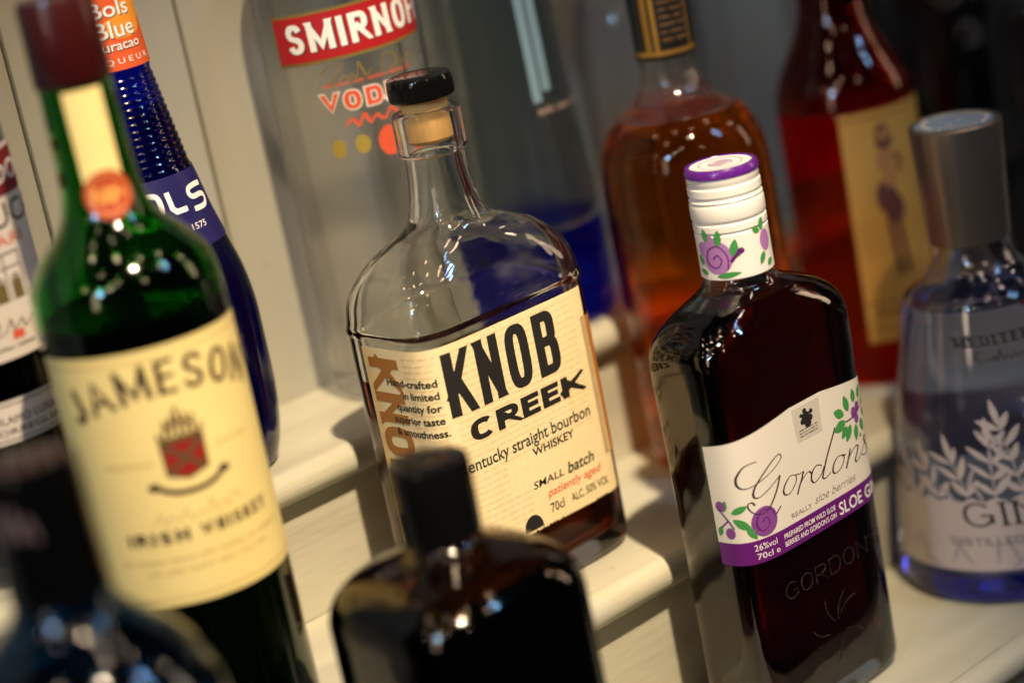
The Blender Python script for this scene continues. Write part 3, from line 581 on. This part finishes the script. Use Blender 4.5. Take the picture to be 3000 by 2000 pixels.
# ================================================================== teal bottle at the corner
root = thing('gin_bottle', 263, 546, ZL, 0, 'teal glass bottle with round shoulders and tall black capsule, in front of the green bottle', 'bottle')
TEAL = glass('teal_glass', (0.15, 0.38, 0.54), 1.5); 
b = Bottle(root, [(0, 33), (1.5, 38), (5, 40), (60, 40.5), (125, 40.5), (140, 40.2), (148, 39), (155, 36.5), (161, 33), (167, 28), (172, 22.5), (177, 17.6), (182, 15), (188, 14), (212, 13.2), (222, 13), (223, 12)], wall=2.2, base=9)
b.glass(TEAL); b.liquid(150, SPIRIT)
lathe('capsule', [(184.5, 14.6), (185, 15.2), (205, 14.6), (222, 14.3), (225, 13.6), (225.8, 12.5), (225.9, 5), (225.9, .5)], BLACKP, root)
capb = Bottle(root, [(185, 15.2), (205, 14.6), (222, 14.3)])
p = Print(); pen_curve(p, [(-20, 206), (-19, 216), (-17, 207), (-15, 216), (-13, 207), (-11, 213), (-9, 206)], .8, 1.6); p.build('capsule_print', capb, mat('dusty_pink_ink', (0.20, 0.13, 0.12), .5), root, off=.15, step=1.5)

# ================================================================== blue glass gin
root = thing('gin_bottle', 713.5, 553.5, ZL, 0, 'pale blue flared gin bottle with grey metal cup cap and silver leaf print', 'bottle')
PBLUE = glass('pale_blue_glass', (0.98, 0.985, 1.0), 1.5, rough=0.03)
va = PBLUE.node_tree.nodes.new('ShaderNodeVolumeAbsorption'); va.inputs['Color'].default_value = (0.16, 0.30, 0.96, 1); va.inputs['Density'].default_value = 48
PBLUE.node_tree.links.new(va.outputs[0], PBLUE.node_tree.nodes['Material Output'].inputs['Volume'])
b = Bottle(root, [(0, 42), (1.5, 46.5), (4.5, 48.6), (10, 49), (24, 48), (40, 46.5), (61, 43.6), (88, 39.6), (113, 34.6), (124, 32.2), (129.5, 30.4), (133.5, 26.6), (137, 22.4), (141, 19.2), (145, 17.4), (150, 16.6), (170, 15.5), (185, 15), (186, 14)], wall=2.4, base=11, N=112)
b.glass(PBLUE); b.liquid(126, SPIRIT)
METAL = mat('brushed_grey_metal', (0.31, 0.255, 0.21), .30, metal=.85, bump=.12, bscale=500, stretch=(1, 1, .05))
lathe('cap', [(150.5, 16.9), (150.8, 17.3), (175, 18.4), (199.4, 19.5), (200.6, 19.4), (201.4, 18.6), (201.5, 17.0), (201.0, 16.6)], METAL, root, N=96, caps_=(True, False))
lathe('cap_top', [(200.6, 16.9), (201.0, 16.6), (201.0, 10), (201.0, .5)], mat('blue_reflection_metal', (0.28, 0.36, 0.46), .4, metal=.15), root)  # cap top's blue reflection is painted into its base colour
p = Print()
for i in range(34):
    if i in (8, 17, 25): continue
    a = math.radians(i*360/34); p.poly([(13.4*math.cos(a+q)+dr*math.cos(a), 13.4*math.sin(a+q)+dr*math.sin(a)) for q, dr in ((-.055, -1), (.055, -1), (.05, 1), (-.05, 1))])
for x, y in ((-4.5, -1), (4.5, 1)): p.rect(x-1.6, y-1, x+1.6, y+1)
em = p.build('cap_lettering', Disc(201.05), mat('bright_metal', (0.72, 0.66, 0.58), .3, metal=.9), root, off=.1, step=50)
so = em.modifiers.new('s', 'SOLIDIFY'); so.thickness = .7*U
SILV = mat('silver_print', (0.50, 0.43, 0.41), .45, metal=.1); SILV2 = mat('shadow_silver_print', (0.33, 0.29, 0.32), .5)
p = Print(); tp = [(60, 17), (60, 49)]
for k in range(33): tp.append((60-k*5, 48+(1.2 if k % 2 else -.8)))
tp += [(-104, 44), (-104, 17)]; p.poly(tp, 0)
bp = Print().rect(62, 40, 140, 70).build('back_label', b, mat('pink_white_paper', (0.70, 0.60, 0.55), .5), root, off=.3, step=3)
label = p.build('label', b, SILV, root, off=.32, step=2, hstep=6)
p = Print(); rl = random.Random(5)
def branch(x, y, H, lean):
    n = max(3, int(H/6)); pts = [(x+lean*(i/n)**1.5, y+H*i/n) for i in range(n+1)]
    p.stroke(pts, .6)
    for i in range(1, n+1):
        X, Y = pts[i]; up = math.degrees(math.atan2(pts[i][1]-pts[i-1][1], pts[i][0]-pts[i-1][0]))
        for sg in (-1, 1): leaf(p, X, Y-1.5, rl.uniform(8.5, 12.5), rl.uniform(1.3, 1.8), up+sg*rl.uniform(34, 58))
    leaf(p, pts[-1][0], pts[-1][1], 12, 1.7, 90-lean*1.5)
for x, H, ln in [(-92, 8, -6), (-80, 12, -8), (-68, 16, -6), (-56, 20, -4), (-45, 27, 3), (-33, 34, -3), (-20, 38, 3), (-8, 34, 6), (6, 28, 6)]: branch(x, 45, H, ln)
p.build('leaf_print', b, SILV, label, off=.36, step=2, hstep=5)
p = Print()
for x, y, L, an in [(-90, 22, 12, 70), (-82, 20, 13, 100), (-70, 20, 12, 60), (-60, 19, 13, 120), (-50, 20, 12, 80), (-40, 19, 14, 110), (-30, 20, 12, 70), (-20, 20, 13, 100), (-45, 18, 12, 30), (-75, 18, 12, 160), (-56, 53, 12, 60), (-44, 60, 12, 80), (-36, 66, 12, 110), (-50, 47, 10, 110), (-62, 47, 10, 130)]: leaf(p, x, y, L, 1.0, an)
p.build('leaf_shading', b, SILV2, label, off=.44, step=2, hstep=5)
p = Print(); caps(p, 'GIN', -60.5, -26, 36.8, 47.2, 1.6, .8, 3.6, e=2.1, serif=True); p.build('name_lettering', b, INK, label, off=.5, step=2, hstep=5); p = Print(); caps(p, 'MEDITERRANEAN', -43.6, 20, 112.8, 117.2, 1.2, .75, 1.4, e=2.1, serif=True)
pen_curve(p, [(-33, 110.4), (-35.4, 110.6), (-36.4, 107.6), (-34.4, 106), (-31.6, 107.4), (-30, 106.4), (-29, 108.2), (-28, 106.2), (-26.4, 110.4), (-25.6, 106.4), (-23.6, 108), (-22.4, 106.2), (-20.6, 108), (-19.4, 106.2), (-17.4, 108), (-16, 106.2), (-14, 108), (-12, 106.4)], .35, .8)
p.build('lettering', b, INK, label, off=.5, step=2, hstep=5)
p = Print(); caps(p, 'DISTILLED FROM OLIVES', -68, 8, 28.6, 31.8, .5, .4, 1.0, e=2.1, serif=True); p.build('fine_lettering', b, mat('grey_print', (0.13, 0.11, 0.11), .5), label, off=.5, step=2)

# ================================================================== amber spirit with black and gold neck
root = thing('whiskey_bottle', 650.5, 651.5, ZM, 0, 'amber whisky bottle with clear neck under a black and gold sleeve, behind the sloe gin', 'bottle')
AMB = glass('amber_spirit', (0.80, 0.37, 0.04), 1.38, rough=0.03, straight=0.1, bump=0.15, bscale=45)
b = Bottle(root, [(0, 31), (1.5, 35), (5, 36.6), (20, 37), (60, 37.4), (110, 37.4), (136, 36.4), (145, 34.6), (151, 31.6), (156, 27.4), (160.4, 21.6), (164, 17.2), (168, 14.4), (172.6, 12.8), (178, 12.3), (205, 12.2), (206, 11)], wall=2.2, base=8)
b.filled(157, AMB, BACKCLEAR)
sl = lathe('sleeve', [(181.2, 12.7), (181.5, 13.0), (204, 13.1), (216, 13.1), (219, 12.6), (219.4, 11), (219.4, .5)], mat('black_foil', (0.012, 0.010, 0.009), .35), root)
GOLD = mat('gold_foil', (0.50, 0.27, 0.05), .38, metal=.7)
capb = Bottle(root, [(181.5, 13.05), (216, 13.1)])
p = Print(); p.rect(-36, 183.2, 36, 185.2); p.rect(-18.4, 185, -15.8, 215); p.rect(-14.4, 185, -12.4, 215); p.rect(2, 185, 3, 215); p.build('gold_bands', capb, GOLD, sl, off=.12, step=1.5)
p = Print()
for y in np.arange(189, 213, 3.2): squiggle(p, -11, 1, y, 1.6, .3, int(y*10))
p.build('sleeve_print', capb, mat('dull_gold_ink', (0.22, 0.12, 0.05), .5), sl, off=.15, step=1.5)

# ================================================================== red-brown rum with ochre label
root = thing('rum_bottle', 760.5, 651, ZM, 0, 'red brown rum bottle with tall ochre figure label', 'bottle')
RUMG = glass('rum_glass', (0.60, 0.16, 0.05), 1.5, straight=0.3); RUML = glass('rum', (0.96, 0.22, 0.025), 1.38, rough=0.03, straight=0.72)
b = Bottle(root, [(0, 26), (1.5, 30), (5, 31.6), (60, 32), (125, 32), (138, 31), (146, 28.6), (153, 25.2), (160, 21.4), (167, 18), (175, 15.6), (184, 14.4), (215, 13.4), (216, 12)], wall=2.0, base=8)
b.filled(132, RUML, RUMG)
lathe('cap', [(190, 14.4), (190.4, 15.0), (215, 14.2), (219, 13.6), (219.6, 11), (219.6, .5)], mat('brown_cap', (0.05, 0.02, 0.01), .4), root)
Print().rect(48, 92, 119, 128).build('back_label', b, mat('added_glow_paper', (0.85, 0.60, 0.32), .6), root, off=.3, step=3)  # sheet added behind the rum to imitate its red glow
OCHRE = mat('ochre_paper', (0.70, 0.38, 0.08), .55, var=.1, vscale=60)
label = Print().rect(-32, 22, 22, 131).build('label', b, OCHRE, root, off=.35, step=2)
for y in (127.6, 40.4): Print().rect(-32, y, 22, y+.9).build('label_rule', b, mat('ochre_ink', (0.26, 0.12, 0.03), .6), label, off=.42, step=2)
p = Print(); p.disc(-13, 120, 3.2, 4.4); p.disc(-12.4, 116, 4.2, 4); p.stroke(catmull([(-8, 110), (-5.4, 104), (-8, 101)], 4), 1.8); p.disc(-14.5, 90, 5.2, 8, rot=.1); p.disc(-11, 84, 4.6, 7); p.stroke([(-15, 84), (-14, 66), (-12.6, 52)], 2.6); p.stroke([(-10.6, 80), (-9, 64), (-8, 52)], 2.4); p.build('figure_print', b, mat('sepia_print', (0.17, 0.055, 0.04), .6), label, off=.42, step=2)
p = Print(); p.disc(-12.6, 119, 2.2, 3); p.disc(-13.6, 107, 3.6, 5.6); p.disc(-12, 98, 3.2, 4); p.stroke([(-10, 110), (-6.4, 104.6)], 1.2); p.stroke([(-13, 78), (-12.4, 66)], 1.2); p.build('figure_tint', b, mat('tan_print', (0.55, 0.24, 0.09), .6), label, off=.47, step=2)
p = Print(); squiggle(p, -27, -8, 34, 4, .8, 5); squiggle(p, -27, -8, 27, 2, .4, 6); p.build('label_print', b, mat('ochre_ink', (0.26, 0.12, 0.03), .6), label, off=.42, step=2)

# ================================================================== vodka by the wall
root = thing('vodka_bottle', 539, 730, ZU, 0, 'tall clear vodka bottle with slanting red name band, against the cream wall', 'bottle')
b = Bottle(root, [(0, 27), (1.5, 31.5), (5, 33.2), (30, 33.5), (100, 33.5), (172, 33.5), (182, 32.6), (190, 29.5), (198, 24), (206, 18.5), (215, 15), (230, 13.6), (250, 13), (262, 13), (263, 12)], wall=2.2, base=9, N=112)
b.filled(196, VODKA, BACKCLEAR)
lathe('cap', [(240, 14.0), (240.4, 14.6), (262, 14.4), (266, 14.0), (266.5, 12), (266.5, .5)], mat('red_cap', (0.28, 0.015, 0.015), .35), root)
sl_ = lambda x: 0.028*(x+20)
RED = mat('red_label', (0.36, 0.010, 0.012), .45); DGOLD = mat('dark_gold_ink', (0.17, 0.12, 0.03), .45)
bandg = Print().poly([(-49.4, 147.2), (37, 149.2), (37, 171), (-49.4, 168.4)], 0).build('band_border', b, DGOLD, root, off=.3, step=2)
band = Print().poly([(-48.4, 148.6), (36, 150.6), (36, 169.6), (-48.4, 167.2)], 0).build('name_band', b, RED, root, off=.38, step=2)
p = Print(); caps(p, 'SMIRNOFF', -42, 30.5, 152.6, 164.8, 2.7, 2.3, 2.0, e=2.6, base=sl_); p.build('lettering', b, INK, band, off=.44, step=1.5)
p2 = Print(); caps(p2, 'SMIRNOFF', -42.6, 30, 153.0, 165.2, 2.7, 2.3, 2.0, e=2.6, base=sl_); p2.build('white_lettering', b, WHITE, band, off=.6, step=1.5)
p = Print(); pen_curve(p, [(-31, 143), (-27, 146), (-22, 145.6), (-25, 142), (-28.6, 138), (-26, 137.4), (-22, 141), (-20, 139), (-18.6, 141.4), (-16.6, 139), (-15, 145), (-13, 139.4), (-10.6, 141.4)], .4, 1.0); pen_curve(p, [(-6, 139.6), (-4, 146), (1, 145), (2, 141), (-3, 139), (4, 141.6), (7, 140), (9, 145), (11, 140), (14, 142), (17, 140), (20, 145)], .4, 1.0); p.build('script_print', b, DGOLD, root, off=.35, step=1.5)
OR_ = mat('vermilion_ink', (0.55, 0.075, 0.03), .5)
p = Print(); caps(p, 'VODKA', -33, 11, 127, 134.5, 2.1, 1.7, 2.2, e=2.6); p.build('vodka_lettering', b, OR_, root, off=.42, step=1.5)
p = Print(); caps(p, 'VODKA', -33.6, 11.6, 126.4, 135.1, 3.3, 2.9, 1.0, e=2.6); p.build('lettering_outline', b, mat('pale_ink', (0.62, 0.58, 0.52), .5), root, off=.36, step=1.5)
p = Print(); squiggle(p, -32, 10, 137.2, 1.7, .4, 8); pen_curve(p, [(-25, 121), (-22, 123), (-20, 120), (-17, 124), (-15, 120.4), (-12, 122.6), (-9, 120.4), (-5, 124), (-2, 121), (4, 124)], .9, 1.8); p.disc(-8.6, 111, 5, 6.2); p.build('red_print', b, OR_, root, off=.4, step=1.5)
p = Print(); p.disc(-20, 112, 3.2, 4); p.disc(-30, 111.6, 2.9, 3.8); p.disc(4, 112, 3.2, 4); p.build('gold_medals', b, mat('olive_gold_ink', (0.28, 0.21, 0.04), .5), root, off=.4, step=1.5)

# ================================================================== blue curacao
root = thing('liqueur_bottle', 427, 725, ZU, 0, 'dark blue curacao bottle with ribbed neck, orange neck label and white logo', 'bottle')
NAVY = glass('navy_glass', (0.26, 0.30, 0.84), 1.5); NAVYL = glass('navy_liqueur', (0.22, 0.27, 0.88), 1.36)
pf = [(0, 24), (1.5, 27.6), (5, 29.2), (15, 31.8), (36, 33.6), (62, 33.8), (81, 31.8), (96, 27.8), (108, 24.6), (118, 22.6), (126, 20.9)]
for i in range(14):
    h = 127+i*2.8; r = 20.7-(h-127)*0.153; pf += [(h, r), (h+1.4, r-.55)]
pf += [(167.4, 14.7), (192, 13.4), (214, 12.8), (216, 11.6)]
b = Bottle(root, pf, wall=2.0, base=7, N=96); b.glass(NAVY); b.liquid(150, NAVYL)
lathe('cap', [(212, 13.6), (212.4, 14), (226, 13.8), (228, 13), (228.2, .5)], BLACKP, root)
capb = Bottle(root, [(168, 14.75), (192, 13.45), (212, 12.85)])
OLAB = mat('orange_label', (0.62, 0.09, 0.02), .5); 
nl = Print().rect(-40, 168.2, 40, 211).build('neck_label', capb, OLAB, root, off=.3, step=1, hstep=6)
p = Print(); p.disc(1, 184, 9, 4.5); p.disc(6, 189, 8, 5); p.build('orange_print', capb, mat('amber_ink', (0.72, 0.26, 0.02), .5), nl, off=.38, step=1, hstep=4)
for off_, m_, nm, d in ((.45, INK, 'lettering_shadow', .35), (.55, WHITE, 'lettering', 0)):
    p = Print(); type_text(p, 'Bols', -10.6+d, 5.0+d, 188.6-d, 194.6-d, bold=.01); type_text(p, 'Blue', -10.2+d, 5.4+d, 180.6-d, 187-d, bold=.01); type_text(p, 'curacao', -11.6+d, 6.4+d, 175.8-d, 179.4-d, bold=.008)
    if d == 0: type_text(p, 'L I Q U E U R', -15, 9.4, 170.6, 172.8)
    p.build(nm, capb, m_, nl, off=off_, step=1)
p = Print().rect(-40, 96, 40, 125.4); pl = p.build('label', b, mat('navy_label', (0.012, 0.010, 0.085), .4), root, off=.3, step=1.5, hstep=4)
p = Print()
p.stroke(catmull([(-14.6, 119.6), (-10, 120), (-7.2, 118.6), (-7.0, 113.4), (-9, 111), (-13, 110.8)], 5), 2.0)
p.stroke(catmull([(-19.5, 118), (-17.5, 119.6), (-14.6, 119.6)], 4), 2.0); p.stroke(catmull([(-19.5, 118), (-20, 114), (-18, 111.2), (-13, 110.8)], 4), 2.0)
p.stroke([(-3.2, 119.8), (-2.8, 113.4), (-1.4, 111.8), (3.6, 111.8)], 2.1)
p.stroke(catmull([(16.4, 118.6), (12, 119), (7.4, 118.6), (6.6, 116.6), (8.4, 115), (13.6, 114.8), (16.4, 113.6), (16.2, 111.4), (13.6, 110.2), (7, 110.4)], 4), 2.0)
type_text(p, '1575', 2.6, 10.2, 103.2, 105.6); p.build('logo', b, WHITE, pl, off=.42, step=1.5)

# ================================================================== sambuca
root = thing('liqueur_bottle', 338, 722, ZU, 0, 'clear sambuca bottle with stacked white and red label, left of the blue curacao', 'bottle')
b = Bottle(root, [(0, 26), (1.5, 30), (5, 31.8), (60, 32), (150, 32), (170, 31.4), (178, 29.4), (186, 25), (194, 19), (202, 15), (215, 13.4), (250, 12.6), (251, 12)], wall=2.0, base=8)
b.glass(BACKCLEAR); b.liquid(88, glass('dark_liqueur', (0.03, 0.04, 0.045), 1.36))
lathe('cap', [(236, 13.4), (236.4, 13.8), (250, 13.6), (254, 13), (254.4, .5)], CAPW, root)
PW = mat('ivory_paper', (0.62, 0.56, 0.50), .55, var=.05)
lb = Print(); lb.poly([(-40, 84), (38, 84), (38, 158), (-40, 158)], 0); label = lb.build('label', b, PW, root, off=.35, step=2)
low = Print().poly([(-40, 54.5), (40, 54.5), (40, 70), (-40, 70)], 0).build('lower_label', b, PW, root, off=.35, step=2)
p = Print().rect(-40, 140.5, 38, 156.5); rb = p.build('red_band', b, mat('dark_red_ink', (0.16, 0.008, 0.012), .5), label, off=.42, step=2)
p = Print(); type_text(p, 'LUXARDO', -34, 31, 145, 152, bold=.01); p.build('band_lettering', b, WHITE, label, off=.5, step=1.5)
p = Print(); type_text(p, 'SAMBUCA', -34, 37, 130, 138.5); squiggle(p, -24, 24, 87.4, 1.7, .3, 11)
p.stroke([(-8, 121), (14, 121)], .5); p.stroke([(-8, 116), (14, 116)], .4)
for x in (-8, -1, 6, 14): p.stroke([(x, 104), (x, 121)], .5)
for x in (-4.5, 2.5, 10): p.stroke([(x-2, 104), (x-2, 111)]+[(x+2*math.cos(math.radians(a)), 111+2*math.sin(math.radians(a))) for a in range(170, -1, -20)]+[(x+2, 104)], .5)
pen_curve(p, [(-10, 95), (-4, 100), (-2, 96), (-6, 93), (0, 94), (3, 98), (4, 94), (8, 97), (9, 94), (14, 97)], .3, .6)
p.build('lettering', b, INK, label, off=.5, step=1.5)
p = Print()
for x in (-4.5, 2.5, 10): p.poly([(x-1.7, 104.2), (x+1.7, 104.2), (x+1.7, 110.5), (x, 112.4), (x-1.7, 110.5)])
p.build('arch_print', b, mat('olive_ink', (0.14, 0.10, 0.03), .6), label, off=.46, step=1.5)
p = Print(); p.rect(2.5, 90.6, 7.5, 93.6); p.build('red_print', b, INKR, label, off=.5, step=1.5); p = Print(); type_text(p, 'DEI CESARI', -30, 19.5, 123.6, 127.6); p.build('red_lettering', b, INKR, label, off=.5, step=1.5)
p = Print(); p.rect(-9, 90.6, -4, 93.6); p.build('green_print', b, LEAF, label, off=.5, step=1.5)
p = Print(); type_text(p, 'GIROLAMO LUXARDO', -20, 22, 61.6, 64.6); type_text(p, 'TORREGLIA', -16, 14, 57.6, 60); p.stroke([(-40, 68.6), (40, 68.6)], .4); p.stroke([(-40, 55.8), (40, 55.8)], .4); p.build('lower_lettering', b, INK, low, off=.5, step=1.5)

# ================================================================== bottles against the wall, further along
root = thing('vodka_bottle', 621, 728, ZU, 0, 'clear bottle with blue spirit in its base, between the vodka and amber bottles', 'bottle')
b = Bottle(root, [(0, 27), (1.5, 31.5), (5, 33.4), (50, 34), (80, 32.5), (120, 30), (200, 29), (215, 26), (228, 17), (240, 14), (262, 13), (263, 12)], wall=2.2, base=6)
b.filled(46, glass('blue_spirit', (0.13, 0.16, 0.90), 1.38, straight=0.4), BACKCLEAR)
p = Print(); type_text(p, 'I', -9, -4.6, 104, 160, bold=.0); p.rect(-3.4, 108, 1.4, 162); p.build('blue_print', b, mat('pale_blue_ink', (0.16, 0.26, 0.32), .5), root, off=.35, step=2)
p = Print(); squiggle(p, -8, 22, 98, 3.4, .8, 21); p.build('pink_print', b, mat('rose_ink', (0.30, 0.22, 0.20), .5), root, off=.35, step=2)
sh = Print().rect(42, 20, 118, 205).build('back_label', b, mat('slate_paper', (0.13, 0.15, 0.155), .6), root, off=.3, step=3)
root = thing('spirit_bottle', 706, 733, ZU, 0, 'slim clear glass bottle against the wall, behind the amber bottle', 'bottle')
b = Bottle(root, [(0, 20), (1.5, 23), (5, 24), (60, 24.5), (105, 24), (125, 21), (138, 16), (150, 13), (170, 12), (205, 12), (206, 11)], wall=2.6, base=8); b.filled(132, VODKA, BACKCLEAR)
lathe('cap', [(188, 12.6), (188.4, 13), (206, 12.8), (208, 12.4), (208.2, .5)], CAPW, root)
root = thing('spirit_bottle', 790, 733, ZU, 0, 'broad clear glass bottle against the wall, between amber and rum bottles', 'bottle')
b = Bottle(root, [(0, 23), (1.5, 26), (5, 27), (60, 27.5), (130, 27), (150, 24), (165, 17), (176, 13), (205, 12), (206, 11)], wall=2.6, base=8); b.filled(140, VODKA, BACKCLEAR)
lathe('cap', [(190, 12.6), (190.4, 13), (206, 12.8), (208, 12.4), (208.2, .5)], BLACKP, root)
BLK = mat('black_glass', (0.004, 0.004, 0.005), .05, coat=.5)
root = thing('liqueur_bottle', 932, 716, ZU, 0, 'large black bottle with worn grey lettering, behind the rum', 'bottle')
b = Bottle(root, [(0, 38), (1.5, 43), (5, 45), (60, 46), (132, 46), (142, 43), (150, 34), (160, 26), (170, 19), (180, 15.6), (215, 14), (216, 12)]); b.solid(BLK)
p = Print(); pen_curve(p, [(-48, 92), (-40, 96), (-36, 86), (-44, 80), (-50, 86)], 1.5, 3.5); pen_curve(p, [(-40, 64), (-34, 70), (-30, 62), (-36, 58), (-28, 60), (-22, 68), (-20, 60), (-26, 57)], 1.4, 3); p.build('worn_lettering', b, mat('worn_grey_ink', (0.14, 0.12, 0.10), .6), root, off=.35, step=2)
lathe('cap', [(196, 15.6), (196.4, 16), (215, 15.4), (219, 15), (219.4, .5)], BLACKP, root)
root = thing('liqueur_bottle', 922, 646, ZM, 0, 'black bottle with dark bordered label and cream letter, beyond the rum', 'bottle')
b = Bottle(root, [(0, 29), (1.5, 33), (5, 35), (60, 36), (132, 36), (146, 33), (156, 26), (166, 19), (176, 15), (210, 14), (211, 12)]); b.solid(BLK)
lb = Print().rect(-46, 20, 40, 117).build('label', b, mat('brown_black_paper', (0.016, 0.010, 0.008), .5), root, off=.35, step=2)
p = Print(); p.stroke(sup(-30, 108, 6, 8, 0, 360, 30, 2)[:-1], 3, closed=True); p.build('label_letter', b, mat('cream_ink', (0.42, 0.34, 0.22), .5), lb, off=.44, step=2)
lathe('cap', [(192, 15), (192.4, 15.4), (210, 15), (213, 14.4), (213.4, .5)], BLACKP, root)
